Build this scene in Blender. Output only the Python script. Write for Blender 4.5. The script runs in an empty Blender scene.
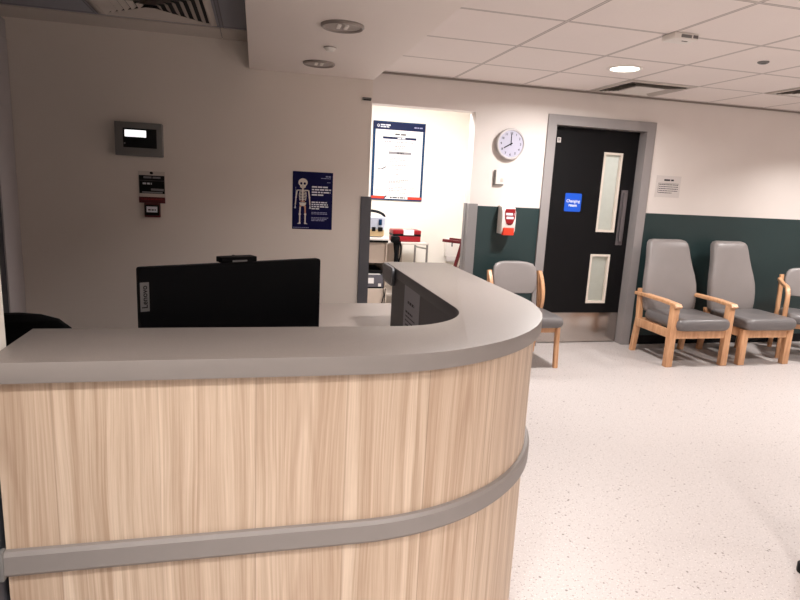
import bpy, bmesh, math, random
from mathutils import Vector, Matrix
random.seed(4)
D = bpy.data
SC = bpy.context.scene
COL = SC.collection
R = math.radians

# ------------------------------------------------------------------ materials
def srgb(r, g, b):
    f = lambda c: (c/255/12.92) if c/255 <= .04045 else ((c/255+.055)/1.055)**2.4
    return (f(r), f(g), f(b), 1)

class NT:
    """small node-tree helper"""
    def __init__(s, name):
        s.m = D.materials.new(name); s.m.use_nodes = True
        s.t = s.m.node_tree; s.n = s.t.nodes; s.n.clear()
        s.out = s.n.new('ShaderNodeOutputMaterial')
        s.b = s.n.new('ShaderNodeBsdfPrincipled')
        s.t.links.new(s.b.outputs[0], s.out.inputs[0])
    def L(s, a, b): s.t.links.new(a, b)
    def new(s, t, **k):
        n = s.n.new(t)
        for a, v in k.items(): setattr(n, a, v)
        return n
    def _in(s, sock, v):
        if isinstance(v, bpy.types.NodeSocket): s.L(v, sock)
        elif v is not None: sock.default_value = v
    def math(s, op, a, b=None, c=None):
        n = s.new('ShaderNodeMath', operation=op)
        for i, v in enumerate((a, b, c)):
            if v is not None: s._in(n.inputs[i], v)
        return n.outputs[0]
    def mix(s, fac, a, b):
        n = s.new('ShaderNodeMix', data_type='RGBA')
        s._in(n.inputs[0], fac); s._in(n.inputs[6], a); s._in(n.inputs[7], b)
        return n.outputs[2]
    def coords(s, kind='Object', scale=(1, 1, 1)):
        c = s.new('ShaderNodeTexCoord'); mp = s.new('ShaderNodeMapping')
        mp.inputs['Scale'].default_value = scale
        s.L(c.outputs[kind], mp.inputs[0]); return mp.outputs[0]
    def noise(s, vec, scale, detail=3, rough=.5):
        n = s.new('ShaderNodeTexNoise'); s._in(n.inputs['Vector'], vec)
        n.inputs['Scale'].default_value = scale; n.inputs['Detail'].default_value = detail
        n.inputs['Roughness'].default_value = rough
        return n.outputs[0]
    def ramp(s, fac, lo, hi):
        n = s.new('ShaderNodeMapRange'); s._in(n.inputs[0], fac)
        n.inputs[1].default_value = lo; n.inputs[2].default_value = hi
        return n.outputs[0]
    def bump(s, h, strength=.2, dist=.002):
        n = s.new('ShaderNodeBump'); s._in(n.inputs['Height'], h)
        n.inputs['Strength'].default_value = strength; n.inputs['Distance'].default_value = dist
        s.L(n.outputs[0], s.b.inputs['Normal'])

def M_plain(name, c, rough=.5, metal=0., var=.06, scale=18, emit=0., bump=0., coat=0., spec=None):
    t = NT(name)
    v = t.coords()
    n = t.noise(v, scale)
    c2 = tuple(x*(1-var*2) for x in c[:3])+(1,)
    col = t.mix(n, c2, c)
    t.L(col, t.b.inputs['Base Color'])
    t.b.inputs['Roughness'].default_value = rough
    t.b.inputs['Metallic'].default_value = metal
    if spec is not None: t.b.inputs['Specular IOR Level'].default_value = spec
    if coat: t.b.inputs['Coat Weight'].default_value = coat
    if emit:
        t.L(col, t.b.inputs['Emission Color']); t.b.inputs['Emission Strength'].default_value = emit
    if bump: t.bump(t.noise(v, 260, 2), bump, .001)
    return t.m

MAT = {}
MAT['wall'] = M_plain('painted_plaster', srgb(226, 219, 214), .75, var=.015, scale=2.5, bump=.05)
MAT['wall_grey'] = M_plain('reception_plaster', srgb(230, 220, 211), .75, var=.02, scale=2.5, bump=.05)
MAT['white_paint'] = M_plain('bright_white_paint', srgb(244, 238, 228), .7, var=.01)
MAT['door_trim'] = M_plain('light_grey_door_trim', srgb(186, 180, 181), .5, var=.03)
MAT['frame'] = M_plain('grey_frame_paint', srgb(150, 144, 143), .45, var=.03)
MAT['guard'] = M_plain('grey_guard_plastic', srgb(138, 134, 134), .5, var=.03)
MAT['guard_dark'] = M_plain('dark_guard_plastic', srgb(84, 84, 90), .5, var=.04)
MAT['black_leaf'] = M_plain('black_door_laminate', srgb(14, 13, 15), .55, var=.08, spec=.18)
MAT['steel'] = M_plain('brushed_steel', srgb(200, 192, 186), .24, 1, var=.06, scale=6)
MAT['chrome'] = M_plain('satin_metal', srgb(176, 174, 174), .3, 1, var=.05)
MAT['handle'] = M_plain('dark_handle_metal', srgb(120, 114, 116), .35, .6, var=.05)
MAT['bead'] = M_plain('pale_glazing_bead', srgb(226, 214, 202), .5, var=.05)
MAT['black'] = M_plain('black_plastic', srgb(12, 12, 14), .5, var=.1, spec=.18)
MAT['black_soft'] = M_plain('black_fabric', srgb(8, 8, 10), .9, var=.15, bump=.3, spec=.18)
MAT['monitor'] = M_plain('monitor_back_plastic', srgb(5, 5, 7), .55, var=.08, spec=.08)
MAT['silver'] = M_plain('silver_badge', srgb(120, 118, 118), .4, .5, var=.04)
MAT['white'] = M_plain('white_plastic', srgb(236, 230, 224), .4, var=.02)
MAT['offwhite'] = M_plain('aged_white_plastic', srgb(206, 196, 188), .5, var=.03)
MAT['grey_panel'] = M_plain('grey_panel_plastic', srgb(118, 116, 114), .5, var=.03)
MAT['red'] = M_plain('red_plastic', srgb(146, 12, 24), .4, var=.06)
MAT['red_dark'] = M_plain('dark_red_paint', srgb(92, 8, 18), .4, var=.06)
MAT['red_orange'] = M_plain('orange_red_plastic', srgb(228, 62, 36), .4, var=.05)
MAT['navy'] = M_plain('navy_ink', srgb(6, 8, 66), .55, var=.05, spec=0.15)
MAT['navy_header'] = M_plain('navy_header_ink', srgb(10, 24, 68), .55, var=.05, spec=0.2)
MAT['teal'] = M_plain('teal_border_ink', srgb(8, 54, 94), .55, var=.06, spec=0.2)
MAT['paper'] = M_plain('paper', srgb(240, 238, 236), .7, var=.01)
MAT['paper_grey'] = M_plain('shaded_paper', srgb(214, 206, 202), .7, var=.02)
MAT['ink'] = M_plain('grey_ink', srgb(84, 80, 84), .7, var=.05)
MAT['ink_dark'] = M_plain('dark_ink', srgb(40, 38, 46), .7, var=.05)
MAT['ink_pale'] = M_plain('pale_ink', srgb(136, 134, 138), .7, var=.03)
MAT['ink_white'] = M_plain('white_ink', srgb(226, 228, 236), .6, var=.02)
MAT['ink_lilac'] = M_plain('soft_white_ink', srgb(150, 152, 186), .6, var=.03)
MAT['bone'] = M_plain('bone_ink', srgb(222, 214, 204), .6, var=.03)
MAT['bone_warm'] = M_plain('warm_bone_ink', srgb(206, 150, 124), .6, var=.03)
MAT['blue_sign'] = M_plain('blue_sign_face', srgb(16, 84, 204), .4, var=.04)
MAT['clock_face'] = M_plain('clock_face', srgb(182, 180, 198), .4, var=.01)
MAT['clock_rim'] = M_plain('clock_rim', srgb(196, 190, 190), .35, var=.02)
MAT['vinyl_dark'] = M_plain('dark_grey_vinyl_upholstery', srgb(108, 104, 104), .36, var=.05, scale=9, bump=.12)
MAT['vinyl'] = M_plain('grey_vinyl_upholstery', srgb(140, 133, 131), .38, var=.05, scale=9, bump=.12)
MAT['clear_tub'] = M_plain('cloudy_plastic', srgb(206, 212, 228), .3, var=.1)
MAT['amber'] = M_plain('amber_contents', srgb(214, 186, 140), .5, var=.15)
MAT['beige'] = M_plain('beige_laminate', srgb(190, 174, 160), .5, var=.04)
MAT['printer'] = M_plain('printer_plastic', srgb(92, 90, 98), .45, var=.05)
MAT['lit'] = M_plain('lit_diffuser', (1, .95, .88, 1), .4, var=0, emit=9.)
MAT['unlit'] = M_plain('frosted_diffuser', srgb(176, 166, 160), .35, var=.08)
MAT['lamp_rim'] = M_plain('lamp_rim_metal', srgb(150, 140, 134), .35, .5, var=.05)
MAT['lcd'] = M_plain('lit_lcd', (1, 1, 1, 1), .3, var=0, emit=1.1)
MAT['vent_grey'] = M_plain('vent_enamel', srgb(200, 190, 182), .45, var=.03)
MAT['vent_dark'] = M_plain('vent_void', srgb(30, 27, 26), .9, var=.1)
MAT['screen'] = M_plain('screen_glass', srgb(4, 4, 6), .15, var=.02, spec=.18)
MAT['edge_band'] = M_plain('grey_edge_band', srgb(136, 129, 125), .45, var=.03)
MAT['reader'] = M_plain('reader_plastic', srgb(110, 110, 116), .4, var=.04)
MAT['lining'] = M_plain('dark_desk_lining', srgb(56, 56, 62), .5, var=.06)
MAT['sheet'] = M_plain('grey_notice_sheet', srgb(150, 150, 158), .7, var=.04)
MAT['worktop'] = M_plain('worktop_laminate', srgb(170, 158, 151), .5, var=.02)
MAT['red_dim'] = M_plain('crimson_strip', srgb(84, 10, 18), .5, var=.06)

def M_counter():
    t = NT('counter_laminate'); v = t.coords()
    c = t.mix(t.noise(v, 1.8, 4), srgb(116, 107, 102), srgb(126, 117, 112))
    s = t.ramp(t.noise(v, 420, 1), .6, .72)
    c = t.mix(t.math('MULTIPLY', s, .25), c, srgb(176, 166, 160))
    t.L(c, t.b.inputs['Base Color']); t.b.inputs['Roughness'].default_value = .42
    return t.m
MAT['counter'] = M_counter()

def M_wood_panel():
    t = NT('ash_laminate_boards')
    uv = t.new('ShaderNodeUVMap'); uv.uv_map = 'UVMap'
    sep = t.new('ShaderNodeSeparateXYZ'); t.L(uv.outputs[0], sep.inputs[0])
    u, vv = sep.outputs[0], sep.outputs[1]
    W = .207
    board = t.math('FLOOR', t.math('DIVIDE', t.math('ADD', u, 10-.064), W))
    wn = t.new('ShaderNodeTexWhiteNoise', noise_dimensions='1D'); t.L(board, wn.inputs['W'])
    rnd = wn.outputs[0]
    frac = t.math('FRACT', t.math('DIVIDE', t.math('ADD', u, 10-.064), W))
    comb = t.new('ShaderNodeCombineXYZ')
    t.L(t.math('ADD', u, t.math('MULTIPLY', rnd, 7)), comb.inputs[0])
    t.L(t.math('MULTIPLY', vv, .045), comb.inputs[1]); t.L(t.math('MULTIPLY', rnd, 3), comb.inputs[2])
    warp = t.noise(comb.outputs[0], 9, 2)
    comb2 = t.new('ShaderNodeCombineXYZ')
    wv = t.new('ShaderNodeCombineXYZ')
    t.L(t.math('MULTIPLY', u, 6), wv.inputs[0]); t.L(t.math('MULTIPLY', vv, 1.1), wv.inputs[1]); t.L(t.math('MULTIPLY', rnd, 9), wv.inputs[2])
    sway = t.noise(wv.outputs[0], 1.0, 2)
    t.L(t.math('ADD', t.math('ADD', u, t.math('MULTIPLY', rnd, 5)), t.math('MULTIPLY', sway, .05)), comb2.inputs[0])
    t.L(t.math('MULTIPLY', vv, .014), comb2.inputs[1])
    fine = t.noise(comb2.outputs[0], 190, 4, .65)
    mid = t.noise(comb2.outputs[0], 42, 3, .6)
    tone = t.math('ADD', t.math('MULTIPLY', fine, .42), t.math('MULTIPLY', mid, .58))
    f = t.ramp(tone, .38, .62)
    c = t.mix(f, srgb(172, 147, 124), srgb(217, 197, 176))
    streak = t.ramp(t.noise(comb2.outputs[0], 75, 2, .5), .62, .78)
    c = t.mix(t.math('MULTIPLY', streak, .38), c, srgb(138, 108, 88))
    c = t.mix(t.math('MULTIPLY', rnd, .22), c, srgb(186, 156, 132))
    broad = t.ramp(warp, .35, .7)
    c = t.mix(t.math('MULTIPLY', broad, .18), c, srgb(176, 146, 122))
    uc = t.math('SUBTRACT', frac, t.math('ADD', .3, t.math('MULTIPLY', rnd, .4)))
    ph = t.math('ADD', t.math('MULTIPLY', t.math('MULTIPLY', uc, uc), 150), t.math('ADD', t.math('MULTIPLY', vv, 17), t.math('MULTIPLY', warp, 9)))
    ring = t.ramp(t.math('SINE', ph), .25, 1)
    win = t.math('MULTIPLY', t.math('SUBTRACT', 1, t.ramp(t.math('ABSOLUTE', uc), .06, .30)), t.math('GREATER_THAN', rnd, .45))
    c = t.mix(t.math('MULTIPLY', t.math('MULTIPLY', ring, win), .28), c, srgb(150, 118, 94))
    d = t.math('MINIMUM', frac, t.math('SUBTRACT', 1, frac))
    seam = t.math('SUBTRACT', 1, t.ramp(d, .003, .011))
    c = t.mix(t.math('MULTIPLY', seam, t.math('MULTIPLY', rnd, .6)), c, srgb(96, 70, 54))
    t.L(c, t.b.inputs['Base Color']); t.b.inputs['Roughness'].default_value = .5
    t.bump(fine, .06, .001)
    return t.m
MAT['boards'] = M_wood_panel()

def M_beech():
    t = NT('beech_wood')
    v = t.coords(scale=(1, 1, 1))
    w = t.noise(t.coords(scale=(9, 9, 1.5)), 5, 3, .5)
    c = t.mix(t.ramp(w, .35, .66), srgb(196, 144, 104), srgb(216, 168, 128))
    t.L(c, t.b.inputs['Base Color']); t.b.inputs['Roughness'].default_value = .4
    return t.m
MAT['beech'] = M_beech()

def M_floor():
    t = NT('speckled_vinyl_floor'); v = t.coords()
    base = t.mix(t.noise(v, .9, 3), srgb(182, 174, 171), srgb(192, 184, 181))
    s1 = t.ramp(t.noise(v, 95, 2, .6), .615, .66)
    s2 = t.ramp(t.noise(v, 150, 2, .5), .63, .68)
    c = t.mix(t.math('MULTIPLY', s1, .7), base, srgb(120, 106, 100))
    c = t.mix(t.math('MULTIPLY', s2, .5), c, srgb(244, 236, 230))
    vo = t.new('ShaderNodeTexVoronoi'); t.L(v, vo.inputs['Vector']); vo.inputs['Scale'].default_value = 26
    dot = t.math('SUBTRACT', 1, t.ramp(vo.outputs['Distance'], .1, .16))
    pick = t.ramp(t.noise(v, 12, 1), .5, .52)
    c = t.mix(t.math('MULTIPLY', t.math('MULTIPLY', dot, pick), .75), c, srgb(92, 80, 74))
    t.L(c, t.b.inputs['Base Color']); t.b.inputs['Roughness'].default_value = .42
    t.b.inputs['Specular IOR Level'].default_value = .35
    return t.m
MAT['floor'] = M_floor()

def M_ceiling(name, ox, oy, p, c1, line):
    t = NT(name); v = t.coords()
    sep = t.new('ShaderNodeSeparateXYZ'); t.L(v, sep.inputs[0])
    def dist(a, o):
        f = t.math('FRACT', t.math('ADD', t.math('DIVIDE', t.math('SUBTRACT', a, o), p), 50))
        return t.math('MULTIPLY', t.math('MINIMUM', f, t.math('SUBTRACT', 1, f)), p)
    d = t.math('MINIMUM', dist(sep.outputs[0], ox), dist(sep.outputs[1], oy))
    bar = t.math('SUBTRACT', 1, t.ramp(d, .0065, .0085))
    edge = t.math('SUBTRACT', 1, t.ramp(t.math('ABSOLUTE', t.math('SUBTRACT', d, .0085)), .001, .004))
    n = t.noise(v, 3, 3)
    c = t.mix(n, tuple(x*.95 for x in c1[:3])+(1,), c1)
    pin = t.ramp(t.noise(v, 330, 1), .66, .72)
    c = t.mix(t.math('MULTIPLY', pin, .12), c, line)
    c = t.mix(t.math('MULTIPLY', bar, .3), c, line)
    c = t.mix(t.math('MULTIPLY', edge, .7), c, line)
    t.L(c, t.b.inputs['Base Color']); t.b.inputs['Roughness'].default_value = .8
    return t.m
MAT['ceil'] = M_ceiling('suspended_ceiling_tiles', 2.207, 3.676, .618, srgb(240, 230, 225), srgb(96, 80, 72))
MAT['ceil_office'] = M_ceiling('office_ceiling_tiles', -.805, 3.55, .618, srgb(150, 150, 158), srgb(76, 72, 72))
MAT['soffit'] = M_plain('soffit_plaster', srgb(238, 227, 220), .7, var=.015, scale=2)

def M_dado():
    t = NT('cream_wall_with_green_dado'); v = t.coords()
    sep = t.new('ShaderNodeSeparateXYZ'); t.L(v, sep.inputs[0])
    n = t.noise(v, 3)
    up = t.mix(n, srgb(222, 213, 207), srgb(230, 222, 217))
    lo = t.mix(n, srgb(27, 47, 48), srgb(33, 54, 55))
    x = t.math('GREATER_THAN', sep.outputs[0], 1.83)
    z = t.math('LESS_THAN', sep.outputs[2], 1.284)
    c = t.mix(t.math('MULTIPLY', x, z), up, lo)
    t.L(c, t.b.inputs['Base Color']); t.b.inputs['Roughness'].default_value = .5
    return t.m
MAT['dado'] = M_dado()

def M_frost():
    t = NT('frosted_glass')
    t.n.remove(t.b)
    a = t.new('ShaderNodeBsdfTranslucent'); a.inputs[0].default_value = (.84, .85, .83, 1)
    b = t.new('ShaderNodeBsdfTransparent'); b.inputs[0].default_value = (.9, .91, .89, 1)
    g = t.new('ShaderNodeBsdfGlossy'); g.inputs['Roughness'].default_value = .15
    m = t.new('ShaderNodeMixShader'); m2 = t.new('ShaderNodeMixShader')
    n = t.ramp(t.noise(t.coords(), 20), 0, 1)
    t.L(t.math('ADD', t.math('MULTIPLY', n, .1), .25), m.inputs[0])
    t.L(a.outputs[0], m.inputs[1]); t.L(b.outputs[0], m.inputs[2])
    m2.inputs[0].default_value = .06
    t.L(m.outputs[0], m2.inputs[1]); t.L(g.outputs[0], m2.inputs[2]); t.L(m2.outputs[0], t.out.inputs[0])
    return t.m
MAT['frost'] = M_frost()

# ------------------------------------------------------------------ mesh helpers
class MB:
    def __init__(s): s.bm = bmesh.new(); s.mats = []
    def mi(s, mat):
        if mat is None: return 0
        if mat not in s.mats: s.mats.append(mat)
        return s.mats.index(mat)
    def face(s, vs, mat=None):
        vv = [s.bm.verts.new(v) for v in vs]
        f = s.bm.faces.new(vv); f.material_index = s.mi(mat); return f
    def box(s, x0, x1, y0, y1, z0, z1, bev=0., mat=None, rot=None, seg=2):
        b = bmesh.new()
        bmesh.ops.create_cube(b, size=1)
        c = Vector(((x0+x1)/2, (y0+y1)/2, (z0+z1)/2)); d = (abs(x1-x0), abs(y1-y0), abs(z1-z0))
        for v in b.verts: v.co = Vector((v.co.x*d[0], v.co.y*d[1], v.co.z*d[2]))
        if bev: bmesh.ops.bevel(b, geom=b.edges[:], offset=min(bev, min(d)*.45), segments=seg, affect='EDGES', profile=.6)
        for v in b.verts:
            if rot is not None: v.co = rot @ v.co
            v.co += c
        s._merge(b, mat); return s
    def _merge(s, b, mat):
        i = s.mi(mat); mp = {}
        for v in b.verts: mp[v] = s.bm.verts.new(v.co)
        for f in b.faces:
            try: g = s.bm.faces.new([mp[v] for v in f.verts]); g.material_index = i; g.smooth = f.smooth
            except ValueError: pass
        b.free()
    def rings(s, rings, mat=None, caps=True, closed=False):
        """join rings (lists of points of equal length) into a skin"""
        i = s.mi(mat)
        V = [[s.bm.verts.new(p) for p in r] for r in rings]
        n = len(V[0]); m = len(V)
        for a in range(m if closed else m-1):
            A, B = V[a], V[(a+1) % m]
            for k in range(n):
                f = s.bm.faces.new((A[k], A[(k+1) % n], B[(k+1) % n], B[k])); f.material_index = i; f.smooth = True
        if caps and not closed:
            f = s.bm.faces.new(V[0][::-1]); f.material_index = i
            f = s.bm.faces.new(V[-1]); f.material_index = i
        return s
    def cyl(s, c0, c1, r0, r1=None, mat=None, n=24):
        r1 = r0 if r1 is None else r1
        return s.tube([c0, c1], [r0, r1], mat, n)
    def tube(s, pts, rad, mat=None, n=12, prof=None):
        """round (or prof = (half_a, half_b) rectangular, a along the sideways axis) bar along a path"""
        P = [Vector(p) for p in pts]
        if not isinstance(rad, (list, tuple)): rad = [rad]*len(P)
        out = []; ref = None
        for i, p in enumerate(P):
            t = (P[min(i+1, len(P)-1)]-P[max(i-1, 0)]).normalized()
            if ref is None: ref = Vector((1, 0, 0)) if abs(t.x) < .8 else Vector((0, 0, 1))
            a = (ref-t*ref.dot(t)).normalized(); ref = a
            b = t.cross(a)
            if prof:
                ha, hb = prof; c = min(ha, hb)*.35
                sh = [(ha, hb-c), (ha-c, hb), (-ha+c, hb), (-ha, hb-c), (-ha, -hb+c), (-ha+c, -hb), (ha-c, -hb), (ha, -hb+c)]
                out.append([p+a*x+b*y for x, y in sh])
            else:
                out.append([p+a*math.cos(q)*rad[i]+b*math.sin(q)*rad[i] for q in [2*math.pi*k/n for k in range(n)]])
        return s.rings(out, mat)
    def lathe(s, prof, c, mat=None, n=32, axis='z'):
        rr = []
        for r, h in prof:
            ring = []
            for k in range(n):
                q = 2*math.pi*k/n; x, y = r*math.cos(q), r*math.sin(q)
                if axis == 'z': p = (c[0]+x, c[1]+y, c[2]+h)
                else: p = (c[0]+x, c[1]+h, c[2]-y)      # axis along +y
                ring.append(p)
            rr.append(ring)
        return s.rings(rr, mat)
    def prism(s, poly, z0, z1, mat=None, axis='z', bev=0.):
        """extrude a 2-D polygon; axis z: (x,y), axis y: (x,z), axis x: (y,z)"""
        b = bmesh.new()
        def mk(p, h):
            return {'z': (p[0], p[1], h), 'y': (p[0], h, p[1]), 'x': (h, p[0], p[1])}[axis]
        A = [b.verts.new(mk(p, z0)) for p in poly]; B = [b.verts.new(mk(p, z1)) for p in poly]
        n = len(poly)
        for k in range(n): b.faces.new((A[k], A[(k+1) % n], B[(k+1) % n], B[k]))
        fa = b.faces.new(A[::-1]); fb = b.faces.new(B)
        bmesh.ops.recalc_face_normals(b, faces=b.faces[:])
        if bev:
            ed = list({e for f in (fa, fb) for e in f.edges})
            bmesh.ops.bevel(b, geom=ed, offset=bev, segments=2, affect='EDGES', profile=.6)
        s._merge(b, mat); return s
    def holes(s, xs, zs, y0, y1, solid, mat=None):
        """wall slab in the xz plane, cell (i,k) kept where solid(xc,zc)"""
        nx, nz = len(xs)-1, len(zs)-1
        S = [[solid((xs[i]+xs[i+1])/2, (zs[k]+zs[k+1])/2) for k in range(nz)] for i in range(nx)]
        g = lambda i, k: 0 <= i < nx and 0 <= k < nz and S[i][k]
        for i in range(nx):
            for k in range(nz):
                if not S[i][k]: continue
                a, b, c, d = xs[i], xs[i+1], zs[k], zs[k+1]
                s.face([(a, y0, c), (b, y0, c), (b, y0, d), (a, y0, d)], mat)
                s.face([(a, y1, c), (a, y1, d), (b, y1, d), (b, y1, c)], mat)
                if not g(i-1, k): s.face([(a, y0, c), (a, y0, d), (a, y1, d), (a, y1, c)], mat)
                if not g(i+1, k): s.face([(b, y0, c), (b, y1, c), (b, y1, d), (b, y0, d)], mat)
                if not g(i, k-1): s.face([(a, y0, c), (a, y1, c), (b, y1, c), (b, y0, c)], mat)
                if not g(i, k+1): s.face([(a, y0, d), (b, y0, d), (b, y1, d), (a, y1, d)], mat)
        bmesh.ops.remove_doubles(s.bm, verts=s.bm.verts[:], dist=1e-5)
        return s
    def build(s, name, mat=None, parent=None, smooth=True, angle=35, loc=None, recalc=True):
        if recalc: bmesh.ops.recalc_face_normals(s.bm, faces=s.bm.faces[:])
        me = D.meshes.new(name)
        if loc is not None:
            for v in s.bm.verts: v.co -= Vector(loc)
        s.bm.to_mesh(me); s.bm.free()
        for m in (s.mats or [mat]): me.materials.append(MAT[m] if isinstance(m, str) else m)
        if smooth:
            for p in me.polygons: p.use_smooth = True
            me.set_sharp_from_angle(angle=R(angle))
        o = D.objects.new(name, me); COL.objects.link(o)
        if parent is not None: o.parent = parent
        if loc is not None: o.location = loc
        return o

def tag(o, label, cat, group=None):
    o['label'] = label; o['category'] = cat
    if group: o['group'] = group
    return o
def struct(o): o['kind'] = 'structure'; return o
def empty(name, loc=(0, 0, 0), rz=0.):
    o = D.objects.new(name, None); COL.objects.link(o); o.location = loc; o.rotation_euler = (0, 0, rz)
    o.empty_display_size = .1
    return o
def copy_thing(root, loc, rz=None):
    r = root.copy(); COL.objects.link(r); r.location = loc
    if rz is not None: r.rotation_euler = (0, 0, rz)
    for ch in list(root.children):
        c = ch.copy(); COL.objects.link(c); c.parent = r
        for g in ch.children:
            d = g.copy(); COL.objects.link(d); d.parent = c
    return r

def text_tris(body, size, bold=0.):
    cu = D.curves.new('lettering', 'FONT'); cu.body = body; cu.size = size; cu.align_x = 'CENTER'; cu.align_y = 'CENTER'
    cu.offset = bold; cu.resolution_u = 3
    o = D.objects.new('lettering', cu); COL.objects.link(o)
    bpy.context.view_layer.update()
    me = D.meshes.new_from_object(o)
    vs = [v.co.copy() for v in me.vertices]; fs = [tuple(p.vertices) for p in me.polygons]
    D.objects.remove(o); D.meshes.remove(me); D.curves.remove(cu)
    return vs, fs

class Flat(MB):
    """a printed sheet: drawn in x (right) / z (up), facing -y, layer k lies k*0.4 mm further out"""
    LAY = .0005
    def poly(s, pts, k, mat): return s.face([(x, -k*s.LAY, z) for x, z in pts], mat)
    def rect(s, x0, x1, z0, z1, k, mat): return s.poly([(x0, z0), (x1, z0), (x1, z1), (x0, z1)], k, mat)
    def ell(s, x, z, a, b, k, mat, n=20): return s.poly([(x+a*math.cos(2*math.pi*i/n), z+b*math.sin(2*math.pi*i/n)) for i in range(n)], k, mat)
    def limb(s, x0, z0, x1, z1, w, k, mat):
        d = Vector((x1-x0, z1-z0)).normalized(); n = Vector((-d.y, d.x))*w/2
        s.poly([(x0-n.x, z0-n.y), (x0+n.x, z0+n.y), (x1+n.x, z1+n.y), (x1-n.x, z1-n.y)], k, mat)
    def text(s, body, x, z, size, k, mat, bold=0.):
        vs, fs = text_tris(body, size, bold); i = s.mi(mat)
        V = [s.bm.verts.new((x+v.x, -k*s.LAY, z+v.y)) for v in vs]
        for f in fs:
            try: g = s.bm.faces.new([V[j] for j in f]); g.material_index = i
            except ValueError: pass
    def words(s, x0, x1, z, h, k, mat, seed=0, centre=False, fill=1.):
        """one line of print too small to read: word-long dashes"""
        rg = random.Random(seed); x = x0; end = x0+(x1-x0)*fill
        if centre: x = x0+(x1-x0)*(1-fill)/2; end = x1-(x1-x0)*(1-fill)/2
        while x < end-.002:
            w = min(rg.uniform(1.2, 4.2)*h, end-x); s.rect(x, x+w, z-h/2, z+h/2, k, mat); x += w+h*.55
    def sheet(s, w, h, mat, th=.0015):
        s.box(-w/2, w/2, 0, th, -h/2, h/2, mat=mat)
    def make(s, name, loc):
        o = s.build(name, smooth=False, recalc=False); o.location = loc
        return o

# ------------------------------------------------------------------ measurements
H = 1.436
YB, YW, ZC, ZS, ZO = 4.957, 3.83, 2.322, 2.065, 2.22
XL, XR, YF, YFAR = -1.34, 6.6, -2.6, 6.75
ZK = 1.048

# ------------------------------------------------------------------ setting
struct(MB().box(XL-.15, XR+.15, YF-.15, YFAR+.15, -.1, 0).build('floor', 'floor'))
struct(MB().box(.705, XR, YF, YB, ZC, ZC+.08).build('ceiling', 'ceil'))
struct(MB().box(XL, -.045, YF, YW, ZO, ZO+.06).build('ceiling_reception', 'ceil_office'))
struct(MB().box(-.045, .708, YF, YW, ZS, ZC+.08, bev=.004).build('ceiling_bulkhead', 'soffit'))
struct(MB().box(XL, .705, YW, YB, ZC, ZC+.08).build('ceiling_passage', 'soffit'))
struct(MB().box(XL, 4.4, YB+.13, YFAR, 2.42, 2.5).build('ceiling_far_room', 'white_paint'))
# pale margin of the reception ceiling
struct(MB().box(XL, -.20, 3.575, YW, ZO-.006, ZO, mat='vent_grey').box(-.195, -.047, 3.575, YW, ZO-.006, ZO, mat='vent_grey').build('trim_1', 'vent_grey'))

# back wall with passage opening and doorway
DX0, DX1, DZ = 2.487, 3.562, 2.10
OX0, OX1, OZ = .80, 1.812, 2.072
struct(MB().holes([XL, OX0, OX1, DX0+.02, DX1-.02, XR], [0, OZ, DZ-.02, 2.5], YB, YB+.13,
    lambda x, z: not (OX0 < x < OX1 and z < OZ) and not (DX0+.02 < x < DX1-.02 and z < DZ-.02)).build('wall_back', 'dado', smooth=False))
struct(MB().box(XL, .705, YW, YW+.12, 0, ZC).build('wall_reception', 'wall_grey'))
# left wall with a door beside the corner
struct(MB().box(XL-.12, XL, YF, YFAR, 0, 2.5).build('wall_left', 'wall_grey'))
struct(MB().box(XR, XR+.12, YF, YB+.1, 0, 2.5).build('wall_right', 'wall'))
struct(MB().box(XL, XR, YF-.12, YF, 0, 2.5).build('wall_front', 'wall'))
struct(MB().box(XL, -.535, YF, 1.42, 0, ZO).build('wall_entrance', 'white_paint'))
struct(MB().box(-.535, -.53, YF, 1.415, 0, 1.0).build('trim_2', 'guard_dark'))
struct(MB().box(XL, 4.4, YFAR, YFAR+.12, 0, 2.5).build('wall_far', 'white_paint'))
struct(MB().box(2.43, 2.5, YB+.13, YFAR, 0, 2.42).build('wall_partition', 'white_paint'))
struct(MB().box(4.3, 4.4, YB+.13, YFAR, 0, 2.42).build('wall_changing', 'white_paint'))
# corner guard on the end of the reception wall, guard on the passage jamb
struct(MB().box(.655, .722, YW-.014, YW, 0, 1.345).box(.705, .722, YW, YW+.12, 0, 1.345).build('trim_3', 'guard_dark'))
struct(MB().box(OX1-.008, OX1, YB, YB+.13, 0, 1.30).box(OX1-.008, 1.885, YB-.012, YB, 0, 1.30).box(OX1-.012, OX1-.008, YB+.055, YB+.065, 0, 1.30).build('trim_4', 'guard'))
struct(MB().box(1.885, DX0, YB-.012, YB, 0, .09, bev=.003).build('baseboard_back', 'black'))
struct(MB().box(DX1, XR, YB-.012, YB, 0, .09, bev=.003).build('baseboard_right', 'black'))
struct(MB().box(.71, XR, YB-.018, YB, ZC-.016, ZC, bev=.002).build('trim_5', 'lamp_rim'))
struct(MB().box(.706, .722, YF, YB, ZC-.02, ZC, bev=.003).build('trim_6', 'white'))

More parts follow.
